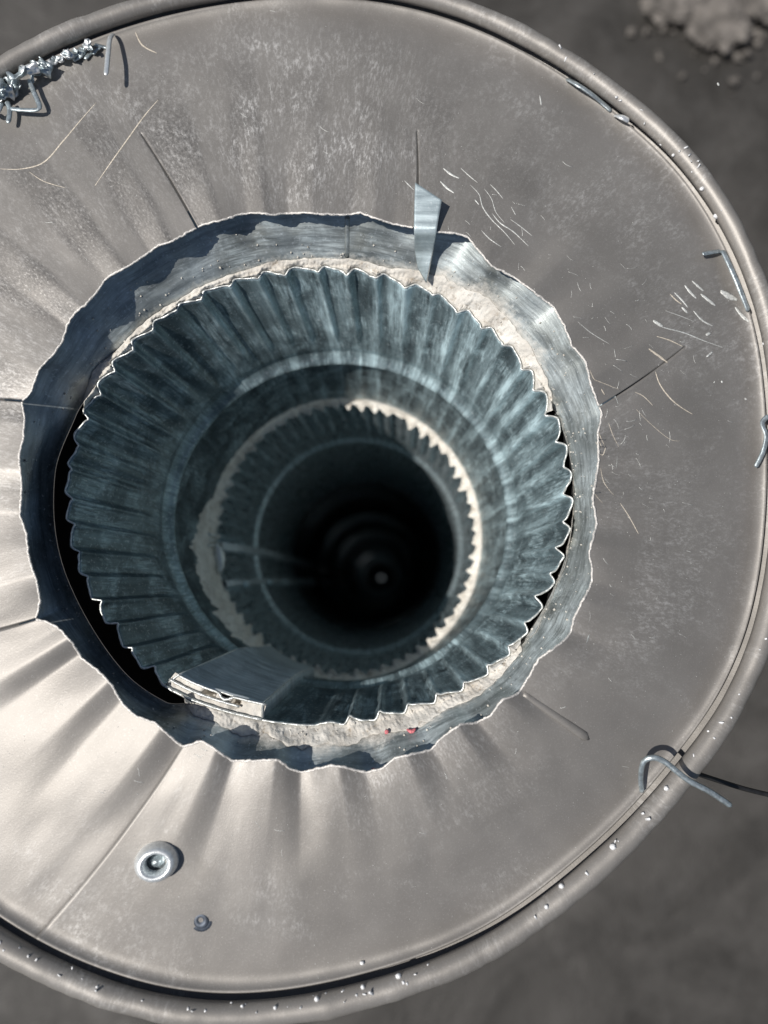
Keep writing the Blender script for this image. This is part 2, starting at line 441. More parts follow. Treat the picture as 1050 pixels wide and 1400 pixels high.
    at = me.attributes.new('chalk', 'FLOAT', 'POINT'); vals = []
    for c in cols:
        u = c[0]; dg = adeg(u); w1 = exp(-((dg - 88) / 24) ** 2) + 0.35 * exp(-((dg - 128) / 20) ** 2)
        for s in ss:
            vals.append(max(0, min(1, w1 * sstep(0.0, 0.3, s + 0.1) * (1 - sstep(0.75, 0.93, s)) * (0.75 + 0.8 * fn(u * 9, s * 4, 8)))))
    at.data.foreach_set('value', vals)
    md = o.modifiers.new('thickness', 'SOLIDIFY'); md.thickness = 0.0007; md.offset = -1
    # bright burr along the cut
    edge = [v[i * NS] for i in range(n)]
    runs, cur = [], []
    for i in range(n):
        cur.append(edge[i])
        if cols[i][1] == -1: runs.append(cur); cur = []
    runs[0] = cur + runs[0]
    for r in runs:
        rad = [0.00035 + 0.00045 * abs(fn(p.x * 900, p.y * 900)) for p in r]
        pts = [p + Vector((0, 0, 0.00005 + 0.0003 * fn(p.x * 1500, p.y * 1500, 3))) for p in r]
        tv, tf = tube(pts, rad, 6)
        mesh('cut_edge', tv, tf, M_EDGE, cap)
    return o, tree
sheet, GREY = build_sheet()
CAMP = Vector((0, 0, H))
def on_grey(px, py, lift=0.0003):
    d = ray(px, py); h = GREY.ray_cast(CAMP, d)
    if h[0] is None: return W(px, py, 0.01)
    n = h[1] if h[1].z > 0 else -h[1]
    return h[0] + n * lift

# rolled rim
def rim():
    NU, NV = 720, 22
    def f(i, j):
        a = 2 * pi * i / NU
        r = samp(RO, a); zo = grey_z(a, 1.0)
        low = 0.5 - 0.5 * sin(a)                       # 1 at the bottom of the picture
        px, py = C0[0] + (r + 0) * cos(a), C0[1] - (r + 0) * sin(a)
        p = W(px, py, zo)
        out = Vector((cos(a), sin(a), 0))
        R = 0.0039 * (1 + 0.07 * fn(a * 11, 2) + 0.04 * fn(a * 37, 5)) * (1 + 0.05 * fn(a * 4)) + 0.0008 * low
        gap = 0.0016 + 0.0010 * low
        c = p + out * (R + gap) + Vector((0, 0, 0.0015 + 0.0006 * fn(a * 6, 3)))
        t = 2 * pi * j / (NV - 1) * 0.86 + pi * 1.0 + 0.45
        # from under the inside, over the top, to the outside
        t = lerp(1.25 * pi, -0.62 * pi, j / (NV - 1))
        q = c + out * cos(t) * R + Vector((0, 0, sin(t) * R))
        dn = fn(a * 30, t) * 0.00015
        return q + Vector((0, 0, dn)), (a * 0.17, j * 0.001)
    v, fc, uv = grid(NU, NV, f, closed=True)
    o = mesh('rolled_rim', v, fc, M_RIM, cap, uv)
    # gutter under the joint
    def g(i, j):
        a = 2 * pi * i / NU; r = samp(RO, a); zo = grey_z(a, 1.0)
        p = W(C0[0] + r * cos(a), C0[1] - r * sin(a), zo); out = Vector((cos(a), sin(a), 0))
        t = j / 5
        return p + out * lerp(-0.006, 0.006, t) + Vector((0, 0, -0.0045 - 0.002 * sin(pi * t))), (a * 0.17, j * 0.001)
    v, fc, uv = grid(NU, 6, g, closed=True)
    mesh('gutter', v, fc, M_GREY, cap, uv)
    # skirt falling away outside
    def h(i, j):
        a = 2 * pi * i / NU; r = samp(RO, a); zo = grey_z(a, 1.0)
        p = W(C0[0] + r * cos(a), C0[1] - r * sin(a), zo); out = Vector((cos(a), sin(a), 0))
        t = j / 7
        return p + out * (0.0095 - 0.008 * t) + Vector((0, 0, -0.004 - 0.05 * t)), (a * 0.17, t * 0.06)
    v, fc, uv = grid(NU, 8, h, closed=True)
    mesh('skirt', v, fc, M_GREY, cap, uv)
    return o
rimo = rim()
def bvh_of(o):
    bm = bmesh.new(); bm.from_mesh(o.data); t = BVHTree.FromBMesh(bm); bm.free(); return t
RIMT = bvh_of(rimo)
def on_rim(px, py, lift=0.0004):
    d = ray(px, py); h = RIMT.ray_cast(CAMP, d); g = GREY.ray_cast(CAMP, d)
    best = None
    for q in (h, g):
        if q[0] is not None and (best is None or q[3] < best[3]): best = q
    if best is None:
        a_ = atan2(C0[1] - py, px - C0[0]); return W(px, py, grey_z(a_, 1.0) + 0.002 + lift)
    n = best[1] if best[1].z > 0 else -best[1]
    return best[0] + n * lift

# pressed crease right of the bottom
def crease():
    pts = [on_grey(lerp(716, 806, t), lerp(948, 1011, t), -0.0004) for t in [k / 14 for k in range(15)]]
    v, f = tube(pts, [0.0013 + 0.0008 * (k / 14) if k < 14 else 0.0006 for k in range(15)], 10, flat=0.7)
    mesh('raised_crease', v, f, M_GREY, cap)
crease()

# rivet
def lathe(prof, n=40):
    v, f = [], []
    for (r, z) in prof:
        for k in range(n):
            a = 2 * pi * k / n; v.append(Vector((r * cos(a), r * sin(a), z)))
    for i in range(len(prof) - 1):
        for k in range(n):
            a = i * n + k; b = i * n + (k + 1) % n; f.append((a, b, b + n, a + n))
    return v, f
def rivet(px, py, sc, label):
    p = on_grey(px, py, 0)
    e = empty('pop_rivet', p); e.rotation_euler = (0.05, 0.12, 0.3); e.scale = (sc * 0.9, sc * 0.78, sc * 1.15)
    v, f = lathe([(0.0098, -0.001), (0.0100, 0.0012), (0.0096, 0.0030), (0.0084, 0.0050), (0.0070, 0.0060), (0.0058, 0.0057), (0.0049, 0.0040), (0.0045, 0.0010)])
    mesh('flange', v, f, M_RIV, e)
    v, f = lathe([(0.0046, 0.0002), (0.0034, 0.0004), (0.0022, 0.0020), (0.0014, 0.0026), (0.0, 0.0028)])
    mesh('mandrel', v, f, M_CHIP, e)
    e['label'] = label; e['category'] = 'rivet'
    e['group'] = 'rivets through the grey cap'
    return e
rivet(215, 1176, 0.92, 'shiny hollow pop rivet beside the lapped seam of the grey sheet')
def bump_rivet():
    p = on_grey(275, 1259, -0.0006)
    e = empty('rivet_stub', p)
    v, f = lathe([(0.0032, -0.0006), (0.0030, 0.0005), (0.0022, 0.0011), (0.0012, 0.0008), (0.0, 0.0001)], 24)
    mesh('head', v, f, M_DULL, e)
    v, f = lathe([(0.0044, -0.0004), (0.0042, 0.0003), (0.0030, 0.0004)], 24)
    mesh('washer', v, f, M_DULL, e)
    tag(e, 'small dull grey rivet stub below the shiny rivet, near the bottom rim', 'rivet', 'rivets through the grey cap')
bump_rivet()

# ------------------------------------------------------------------ pipe geometry
VP = (527.0, 798.0)
def stn(D, cx=None, cy=None, rx=None, ry=None):
    k = 1100 * 0.08 / D / 330
    return dict(z=H - D, cx=cx if cx is not None else VP[0] - 88 * k, cy=cy if cy is not None else VP[1] - 118 * k,
                rx=rx if rx else 334 * k, ry=ry if ry else 330 * k)
A_LIP = stn(0.333, 436, 678, 347, 314); A_RIB = stn(0.388, 462, 706, 252, 238); A_BEAD = stn(0.402, 466, 715, 234, 224)
B_LIP = stn(0.475, 473, 738, 184, 192); B_BEAD = stn(0.590, 490, 747, 145, 150)
STA = [A_LIP, A_RIB, A_BEAD, B_LIP, B_BEAD, stn(0.9), stn(1.5), stn(2.4), stn(3.6), stn(4.2)]
def ring(st, a, k=1.0):
    bulge = 1.0
    if st is A_LIP:
        d = a * 180 / pi % 360
        bulge = 1 + 0.028 * exp(-((d - 232) / 14) ** 2) + 0.024 * exp(-((d - 312) / 16) ** 2)
    return W(st['cx'] + st['rx'] * k * bulge * cos(a), st['cy'] - st['ry'] * k * bulge * sin(a), st['z'])
def wall(a, z, k=1.0):
    """point of the flue wall at angle a and height z; k scales about the axis"""
    for i in range(len(STA) - 1):
        s0, s1 = STA[i], STA[i + 1]
        if z >= s1['z'] or i == len(STA) - 2:
            t = (z - s0['z']) / (s1['z'] - s0['z'])
            p = ring(s0, a).lerp(ring(s1, a), t)
            c0 = W(s0['cx'], s0['cy'], s0['z']); c1 = W(s1['cx'], s1['cy'], s1['z']); c = c0.lerp(c1, t)
            return c + (p - c) * k
def crimp(a, n, sh=0.0, skew=0.66):
    t = (a / (2 * pi) * n + sh) % 1.0
    up = sstep(0.0, 0.30, t); down = 1 - sstep(0, 1, max(0, (t - 0.30) / 0.70)) * 0.5 - 0.5 * max(0, (t - 0.30) / 0.70)
    return (up if t < 0.30 else down) * 0.85 + 0.28 * exp(-((t - 0.27) / 0.08) ** 2)
def adeg(a): return a * 180 / pi % 360
def flatA(a):
    d = adeg(a); return 1 - sstep(231, 235, d) * (1 - sstep(268, 274, d))
def flatB(a):
    d = adeg(a); return 1 - sstep(178, 181, d) * (1 - sstep(201, 204, d))

def pipe_section(root, n, zs, depth, flat, ztop, zrib, zbead, zend, kk, mat, sh, name):
    NU = n * 22; rows = []
    m1 = 34
    for j in range(m1): rows.append(lerp(ztop, zrib - 0.006, j / (m1 - 1)))
    L = 0.012
    for j in range(1, 26): rows.append(lerp(zrib - 0.006, zbead - 0.009, j / 25))
    for j in range(1, 16): rows.append(lerp(zbead - 0.009, zend, (j / 15) ** 1.3))
    def f(i, j):
        a = 2 * pi * i / NU; z = rows[j]
        fade = 1 - sstep(zrib + 0.010, zrib - 0.004, z) if False else sstep(zrib - 0.004, zrib + 0.014, z)
        fade *= flat(a) * (0.85 + 0.7 * fn(a * 14, sh))
        lipk = 0.35 * sstep(ztop - 0.012, ztop, z)
        dr = depth * (1 + lipk) * crimp(a + 0.016 * fn(a * 9, 9), n, sh) * fade
        bead = 0.0030 * exp(-((z - zbead) / 0.0024) ** 2)
        groove = -0.0010 * exp(-((z - zbead - 0.006) / 0.002) ** 2)
        k = kk - (dr + bead + groove) / 0.1 + 0.0012 * fn(cos(a) * 4, sin(a) * 4, z * 20)
        p = wall(a, z, k)
        if j == 0: p.z += 0.0006 * fn(a * 40, sh)
        return p, (a * 0.1, z)
    v, fc, uv = grid(NU, len(rows), f, closed=True)
    o = mesh(name, v, fc, [mat, M_EDGE2], root, uv)
    md = o.modifiers.new('thickness', 'SOLIDIFY'); md.thickness = 0.0006; md.offset = 0; md.material_offset_rim = 1
    m = len(rows)
    at = o.data.attributes.new('film_and_light', 'FLOAT', 'POINT'); vals = []
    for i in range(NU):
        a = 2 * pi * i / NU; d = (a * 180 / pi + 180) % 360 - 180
        b = exp(-((d - 66) / 50) ** 2) + 0.55 * exp(-((d - 5) / 30) ** 2) + 0.5 * exp(-((d + 50) / 28) ** 2)  # zinc film with sunlight painted in: paler at upper right and on crests
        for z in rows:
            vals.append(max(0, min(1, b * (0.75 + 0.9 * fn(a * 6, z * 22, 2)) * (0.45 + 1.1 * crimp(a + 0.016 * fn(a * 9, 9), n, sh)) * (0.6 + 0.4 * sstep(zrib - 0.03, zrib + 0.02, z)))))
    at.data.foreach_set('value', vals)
    return [v[i * m] for i in range(NU)]

def lip_edge(pts, r0, parent, mat=M_EDGE2):
    pp = pts + [pts[0]]
    rad = [r0 * (1 + 0.5 * fn(p.x * 500, p.y * 500)) for p in pp]
    v, f = tube(pp, rad, 6, caps=False)
    mesh('lip_edge', v, f, mat, parent)

upper = empty('upper_flue_pipe', W(A_LIP['cx'], A_LIP['cy'], A_LIP['z'])); lower = empty('lower_flue_pipe', W(B_LIP['cx'], B_LIP['cy'], B_LIP['z']))
bpy.context.view_layer.update()
def unparent_offset(root):
    for c in root.children: c.matrix_parent_inverse = root.matrix_world.inverted()
tag(upper, 'galvanised flue pipe with crimped top lip and bead, uppermost inside the grey cap', 'flue pipe')
tag(lower, 'darker galvanised flue pipe with a finer crimped lip, deeper down inside the upper pipe', 'flue pipe')
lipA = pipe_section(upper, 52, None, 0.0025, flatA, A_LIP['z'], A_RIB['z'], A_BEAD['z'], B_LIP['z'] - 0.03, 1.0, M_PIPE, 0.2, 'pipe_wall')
lip_edge(lipA, 0.00042, upper)
lipB = pipe_section(lower, 60, None, 0.0033, flatB, B_LIP['z'], H - 0.555, B_BEAD['z'], H - 0.86, 0.975, M_PIPE2, 0.5, 'pipe_wall')
lip_edge(lipB, 0.0006, lower, M_SEAL2)

# lock seams standing off the wall
def lock_seam(root, a0, a1, z0, z1, k, hgt, mat, name='lock_seam', folds=True):
    NU, NV = 24, 40
    def f(i, j):
        t = i / (NU - 1); a = lerp(a0, a1, t); z = lerp(z0, z1, j / (NV - 1))
        prof = 1.0 if 0 < i < NU - 1 else 0.0
        dr = hgt * prof + 0.0006 * fn(t * 5, z * 30) * prof
        return wall(a, z, k - dr / 0.1), (a * 0.1, z)
    v, fc, uv = grid(NU, NV, f)
    o = mesh(name, v, fc, [mat, M_EDGE2], root, uv)
    md = o.modifiers.new('thickness', 'SOLIDIFY'); md.thickness = 0.0007; md.offset = 0; md.material_offset_rim = 1
    if folds:
        def g(i, j):
            t = i / 39; a = lerp(a0, a1, t); u = j / 5
            hh = hgt * u
            if 0.50 < t < 0.66 and j == 5: hh -= 0.0022 * sin((t - 0.50) / 0.16 * pi)
            dz = -0.0006 - 0.0016 * abs(fn(t * 9, u * 3, 2)) - (0.010 if (0.34 < t < 0.47 and 3 <= j <= 4) or (0.66 < t < 0.74 and 2 <= j <= 4) else 0)
            return wall(a, z0, k - hh / 0.1) + Vector((0, 0, dz)), (a * 0.1, u * 0.006)
        v2, f2, uv2 = grid(40, 6, g)
        mesh('seam_filler', v2, f2, M_SEAL, root, uv2)
        for ae in (a0 + (a1 - a0) / 23, a1 - (a1 - a0) / 23):
            P = [wall(ae, lerp(z0, z1, q / 20), k - hgt / 0.1) for q in range(21)]
            v3, f3 = tube(P, [0.00042 * (1 + 0.5 * fn(q * 0.8, ae)) for q in range(21)], 6); mesh('folded_edge', v3, f3, M_EDGE2, root)
        # doubled sheet seen end-on at the lip: two bright folded edges
        for lvl, (ta, tb) in ((0.0, (0.0, 1.0)), (0.5, (0.0, 0.75)), (1.0, (0.05, 1.0))):
            pts = []
            for q in range(26):
                t = lerp(ta, tb, q / 25); a = lerp(a0, a1, t)
                hh = hgt * lvl
                if lvl == 1.0 and 0.50 < t < 0.66: hh -= 0.0022 * sin((t - 0.50) / 0.16 * pi)
                pts.append(wall(a, z0, k - hh / 0.1) + Vector((0, 0, 0.0004 + 0.0002 * fn(q * 0.7, lvl * 9))))
            tv, tf = tube(pts, 0.00055, 6); mesh('folded_edge', tv, tf, M_EDGE2, root)
    return o
lock_seam(upper, radians(233.5), radians(257), A_LIP['z'] - 0.0005, B_LIP['z'] + 0.012, 1.0, 0.0066, M_SEAM)
lock_seam(lower, radians(181), radians(184.5), B_LIP['z'] - 0.001, H - 3.4, 0.968, 0.0045, M_SEAM, folds=False)
lock_seam(lower, radians(198), radians(200.5), B_LIP['z'] - 0.001, H - 2.6, 0.968, 0.0028, M_SEAM, folds=False)
# tabs along the second seam
for k in range(9):
    D = 0.52 + 0.075 * k + 0.012 * k * k
    p = wall(radians(199), H - D, 0.945); q = wall(radians(202), H - D, 0.94)
    tv, tf = tube([p, (p + q) / 2 + Vector((0.0015, 0, 0)), q + Vector((0, 0, -0.004))], [0.0014, 0.0022, 0.0010], 7)
    mesh('seam_tab', tv, tf, M_PIPE2, lower)

# the long run of pipe below
deep = empty('flue_shaft', wall(0, H - 1.0)); tag(deep, 'long dark run of jointed flue pipe dropping away below the crimped sections', 'flue shaft')
def shaft():
    NU = 120; zs = []
    joints = [1.1, 1.45, 1.95, 2.35, 3.0, 3.35]
    D = 0.80
    while D < 4.1: zs.append(H - D); D += 0.012
    def f(i, j):
        a = 2 * pi * i / NU; z = zs[j]; D = H - z
        dr = 0
        for q in joints: dr += 0.011 * exp(-((D - q) / 0.012) ** 2)
        kk = 0.985 - 0.02 * sum(1 for q in joints if D > q)
        p = wall(a, z, kk - dr / 0.1)
        return p, (a * 0.1, z)
    v, fc, uv = grid(NU, len(zs), f, closed=True)
    mesh('shaft_wall', v, fc, M_DEEP, deep, uv)
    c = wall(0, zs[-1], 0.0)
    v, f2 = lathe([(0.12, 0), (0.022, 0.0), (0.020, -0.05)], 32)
    mesh('shaft_end', [p + c for p in v], f2, M_SHADE, deep)
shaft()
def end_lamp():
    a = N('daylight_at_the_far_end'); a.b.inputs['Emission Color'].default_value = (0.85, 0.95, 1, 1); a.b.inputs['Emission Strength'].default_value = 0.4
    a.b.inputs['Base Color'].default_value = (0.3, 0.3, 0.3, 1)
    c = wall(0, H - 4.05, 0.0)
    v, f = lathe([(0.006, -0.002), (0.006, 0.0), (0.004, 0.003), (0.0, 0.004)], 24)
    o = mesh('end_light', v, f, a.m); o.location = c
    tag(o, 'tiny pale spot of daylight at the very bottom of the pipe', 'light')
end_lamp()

# ------------------------------------------------------------------ galvanised collar round the pipe
GAP = [(0, 1.003), (20, 1.002), (40, 1.0), (90, 1.0), (150, 1.0), (160, 1.02), (175, 1.045), (200, 1.055), (225, 1.062), (236, 1.055), (242, 1.01), (270, 1.0), (300, 1.002), (330, 1.006), (350, 1.007)]
SW = [(14, 0.012), (25, 0.03), (40, 0.075), (52, 0.10), (60, 0.09), (75, 0.05), (90, 0.045), (120, 0.03), (140, 0.03), (152, 0.045), (160, 0.02),
      (236, 0.03), (246, 0.07), (258, 0.105), (275, 0.10), (290, 0.085), (305, 0.06), (325, 0.03), (340, 0.02), (354, 0.012)]
collar = empty('pipe_collar', W(430, 680, -0.02)); tag(collar, 'wide brushed galvanised collar between the grey cap and the crimped pipe', 'collar')
def band_in(a):
    k = interp_tab(GAP, a * 180 / pi)
    if A_LIP: pass
    d = a * 180 / pi % 360
    b = 1 + 0.028 * exp(-((d - 232) / 14) ** 2) + 0.024 * exp(-((d - 312) / 16) ** 2)
    return A_LIP['cx'] + A_LIP['rx'] * k * b * cos(a), A_LIP['cy'] - A_LIP['ry'] * k * b * sin(a)
ZB_IN = -0.030
def band_pt(a, t):
    """a about the pipe centre; t 0 inner .. 1 under the grey sheet"""
    ix, iy = band_in(a)
    # outer: grey cut line in the same direction, 26 px further out
    ga = atan2(C0[1] - iy, ix - C0[0]); gr = samp(RI, ga)
    ox, oy = C0[0] + (gr + 26) * cos(ga), C0[1] - (gr + 26) * sin(ga)
    px, py = lerp(ix, ox, t), lerp(iy, oy, t)
    left = 0.5 - 0.5 * cos(ga)
    dd = (ga * 180 / pi) % 360; g = exp(-((dd - 197) / 42) ** 2)
    z = lerp(-0.0245 - 0.0125 * g, -0.0037 - 0.0115 * g, t ** 0.85)
    d = ga * 180 / pi % 360
    z += 0.45 * grey_z(ga, 0) * sstep(0.2, 0.85, t) + 0.0004 * fn(cos(ga) * 9, sin(ga) * 9, t * 2)
    return px, py, z
def band():
    NU, NV = 720, 22
    def f(i, j):
        a = 2 * pi * i / NU; t = j / (NV - 1)
        px, py, z = band_pt(a, t)
        return W(px, py, z), (a * 0.11, t * 0.03)
    v, fc, uv = grid(NU, NV, f, closed=True)
    o = mesh('collar_band', v, fc, M_BAND, collar, uv)
    at = o.data.attributes.new('dust', 'FLOAT', 'POINT'); vals = []
    for i in range(NU):
        a = 2 * pi * i / NU; q = interp_tab(SW, a * 180 / pi) / 0.10
        for j in range(NV):
            t = j / (NV - 1); w_ = 0.10 + 0.62 * q * (0.8 + 0.7 * fn(a * 9, 4))
            vals.append(max(0, min(1, (0.25 + 0.95 * q) * (1 - t / w_)) if t < w_ else 0))
    at.data.foreach_set('value', vals)
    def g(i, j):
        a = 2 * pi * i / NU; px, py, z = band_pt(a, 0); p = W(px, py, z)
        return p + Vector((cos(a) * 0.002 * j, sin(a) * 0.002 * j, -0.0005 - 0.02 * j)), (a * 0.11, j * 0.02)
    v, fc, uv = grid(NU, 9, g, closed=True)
    mesh('collar_neck', v, fc, M_SHADE, collar, uv)
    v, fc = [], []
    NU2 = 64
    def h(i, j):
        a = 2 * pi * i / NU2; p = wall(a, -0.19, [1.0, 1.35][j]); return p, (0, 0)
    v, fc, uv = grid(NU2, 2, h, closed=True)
    mesh('gap_floor', v, fc, M_SHADE, collar, uv)  # shade of the gap is put into the black colour
    return o
bando = band(); BT = bvh_of(bando)
def on_band(px, py, lift=0.0):
    d = ray(px, py); h = BT.ray_cast(CAMP, d)
    if h[0] is None: return W(px, py, -0.02)
    return h[0] - d * lift

# overlapping end of the collar with the corner that pokes through the slit
def flap():
    L = [(567.5,250),(566.5,281),(566,311),(567,338),(572,366)]
    R_ = [(604,274),(600,296),(596,322),(590,352),(583,386)]
    zz = [0.0046, 0.0022, -0.0035, None, None]
    NU = 14; NV = 36
    def spl(P, t):
        x = t * (len(P) - 1); i = min(len(P) - 2, int(x)); q = x - i
        return (lerp(P[i][0], P[i + 1][0], q), lerp(P[i][1], P[i + 1][1], q))
    def f(i, j):
        t = i / (NV - 1); s = j / (NU - 1)
        l, r = spl(L, t), spl(R_, t)
        px, py = lerp(l[0], r[0], s), lerp(l[1], r[1], s)
        zt = 0.0017 + 0.0008 * s
        zb = on_band(px, py).z + 0.0005 + 0.0042 * s * sstep(322, 345, py)
        z = lerp(zt, zb, sstep(310, 348, py))
        return W(px, py, z), (px * 0.0003, py * 0.0003)
    v, fc, uv = grid(NV, NU, f)
    o = mesh('overlap_flap', v, fc, [M_FLAP, M_EDGE2], collar, uv)
    md = o.modifiers.new('thickness', 'SOLIDIFY'); md.thickness = 0.0008; md.offset = 0; md.material_offset_rim = 1
    o['label'] = 'sharp bright corner of the collar poking up through a slit'
    # narrow fold line further left
    pts = [on_band(475, 296 + k * 7, 0.0) for k in range(9)]
    v, f2 = tube(pts, 0.0011, 6, flat=0.35)
    mesh('crease', v, f2, M_BAND, collar)
flap()

# ------------------------------------------------------------------ sealant
def sealant(name, label, a0, a1, inner, outer, zin, zout, lump, n=240, cell=90, seed=0.0, mat=M_SEAL):
    NV = 12
    d0, d1 = radians(a0), radians(a1)
    def f(i, j):
        t = i / (n - 1); a = lerp(d0, d1, t); s = j / (NV - 1)
        taper = sstep(0, 0.03, t) * (1 - sstep(0.97, 1, t))
        jag = 1 + 0.5 * fn(a * cell * 0.12, seed) + 0.16 * fn(a * cell * 0.6, seed + 4)
        p0 = inner(a); p1 = outer(a, taper * max(0.15, jag))
        px, py = lerp(p0[0], p1[0], s), lerp(p0[1], p1[1], s)
        z = lerp(zin(a), zout(px, py), s) + 0.0004 * s + 1.15 * lump * sin(pi * s) ** 0.7 * (0.8 + 0.6 * fn(px * 0.06, py * 0.06, seed)) + 0.0006 * sin(pi * s) * fn(px * 0.25, py * 0.25, seed)
        return W(px, py, z), (t, s)
    v, fc, uv = grid(n, NV, f)
    o = mesh(name, v, fc, mat, None, uv); tag(o, label, 'sealant', 'sealant round the flue joints'); return o
def lipA_px(a, k=1.0):
    d = a * 180 / pi % 360
    b = 1 + 0.028 * exp(-((d - 232) / 14) ** 2) + 0.024 * exp(-((d - 312) / 16) ** 2)
    return A_LIP['cx'] + A_LIP['rx'] * k * b * cos(a), A_LIP['cy'] - A_LIP['ry'] * k * b * sin(a)
def sw(a, f): return lipA_px(a, 0.996 + 0.85 * interp_tab(SW, a * 180 / pi) * f)
def lip_k(a, n=52, depth=0.0025, sh=0.2):
    return 1.0 - depth * 1.35 * crimp(a + 0.016 * fn(a * 9, 9), n, sh) * flatA(a) * (0.85 + 0.7 * fn(a * 14, sh)) / 0.1 + 0.0012 * fn(cos(a) * 4, sin(a) * 4, A_LIP['z'] * 20)
def lip_in(a): return lipA_px(a, lip_k(a) + 0.0035)
sealant('sealant_bead', 'long pale sealant bead along the top and upper right of the crimped pipe lip', 22, 159, lip_in, sw,
        lambda a: A_LIP['z'] - 0.0012, lambda x, y: on_band(x, y).z + 0.0001, 0.0018, 900, 60, 1.0)
sealant('sealant_bead', 'wide cream sealant bead with brown specks under the bottom of the crimped pipe', 238, 322, lip_in, sw,
        lambda a: A_LIP['z'] - 0.0012, lambda x, y: on_band(x, y).z + 0.0001, 0.0020, 600, 60, 2.0)
sealant('sealant_bead', 'thin broken sealant at the right side of the crimped pipe lip', 322, 381, lambda a: lipA_px(a, 1.000), sw,
        lambda a: A_LIP['z'] - 0.009, lambda x, y: on_band(x, y).z + 0.0001, 0.0014, 300, 80, 3.0)
def lipB_px(a, k): return B_LIP['cx'] + B_LIP['rx'] * k * cos(a), B_LIP['cy'] - B_LIP['ry'] * k * sin(a)
SWB = [(0, 0.035), (30, 0.03), (60, 0.05), (100, 0.07), (140, 0.08), (165, 0.10), (180, 0.14), (195, 0.17), (215, 0.17), (230, 0.12), (240, 0.05), (265, 0.03), (300, 0.07), (330, 0.05)]
def wall_z_at(px, py):
    # intersect the camera ray with the flue wall by search on height
    lo, hi = -0.34, -0.05
    cxy = None
    for _ in range(18):
        mid = (lo + hi) / 2
        p = W(px, py, mid); t = (H - mid); st = None
        c = wall(0, mid, 0.0); q = wall(atan2(p.y - c.y, p.x - c.x), mid, 1.0)
        if (p - c).length < (q - c).length: hi = mid
        else: lo = mid
    return (lo + hi) / 2
HB = [(0, 0.007), (45, 0.006), (90, 0.0055), (130, 0.007), (160, 0.011), (178, 0.034), (200, 0.042), (222, 0.042), (236, 0.018), (262, 0.005), (300, 0.008), (330, 0.009)]
def sealant_ring():
    NU, NV = 700, 14
    def f(i, j):
        a = 2 * pi * i / NU; t = j / (NV - 1); z0 = B_LIP['z'] - 0.001
        h = interp_tab(HB, a * 180 / pi) * (1 + 0.45 * fn(a * 7, 3) + 0.25 * fn(a * 26, 7))
        ki = 0.9785 - 0.0033 * 1.35 * crimp(a + 0.016 * fn(a * 9, 9), 60, 0.5) * flatB(a) * (0.85 + 0.7 * fn(a * 14, 0.5)) / 0.1
        k = lerp(ki, 0.998, min(1, t * 1.6)) - (0.006 + 0.024 * min(1, interp_tab(HB, a * 180 / pi) / 0.035)) * sin(pi * min(1, t * 1.05)) * (0.7 + 0.9 * fn(a * 16, t * 2, 4)) + 0.006 * fn(a * 50, t * 6)
        if t < 0.1: k = ki
        return wall(a, z0 + h * t, k), (a, t)
    v, fc, uv = grid(NU, NV, f, closed=True)
    o = mesh('sealant_ring', v, fc, M_SEAL2, None, uv)
    tag(o, 'lumpy grey white sealant ring around the finer lip deeper in the pipe', 'sealant', 'sealant round the flue joints')
sealant_ring()
def folded_hem():
    for q, (da, w_) in enumerate(((0, 0.0012), (3.2, 0.0009), (6.0, 0.0012))):
        P = [wall(radians(179 + da * 0.5), B_LIP['z'] + 0.004 + 0.010 * t, 0.965 - 0.03 * sin(pi * t) + 0.006 * q) + Vector((0, -0.0010 * q * t, 0.0015)) for t in [k / 8 for k in range(9)]]
        v, f = tube(P, w_, 7, flat=0.6); mesh('folded_hem', v, f, M_EDGE2, lower)
    P = [wall(radians(181 + 14 * t), B_LIP['z'] + 0.0045, 0.955 - 0.02 * sin(pi * t)) for t in [k / 8 for k in range(9)]]
    v, f = tube(P, [0.0012 + 0.0022 * sin(pi * k / 8) for k in range(9)], 8, flat=0.5); mesh('folded_hem', v, f, M_EDGE2, lower)
folded_hem()

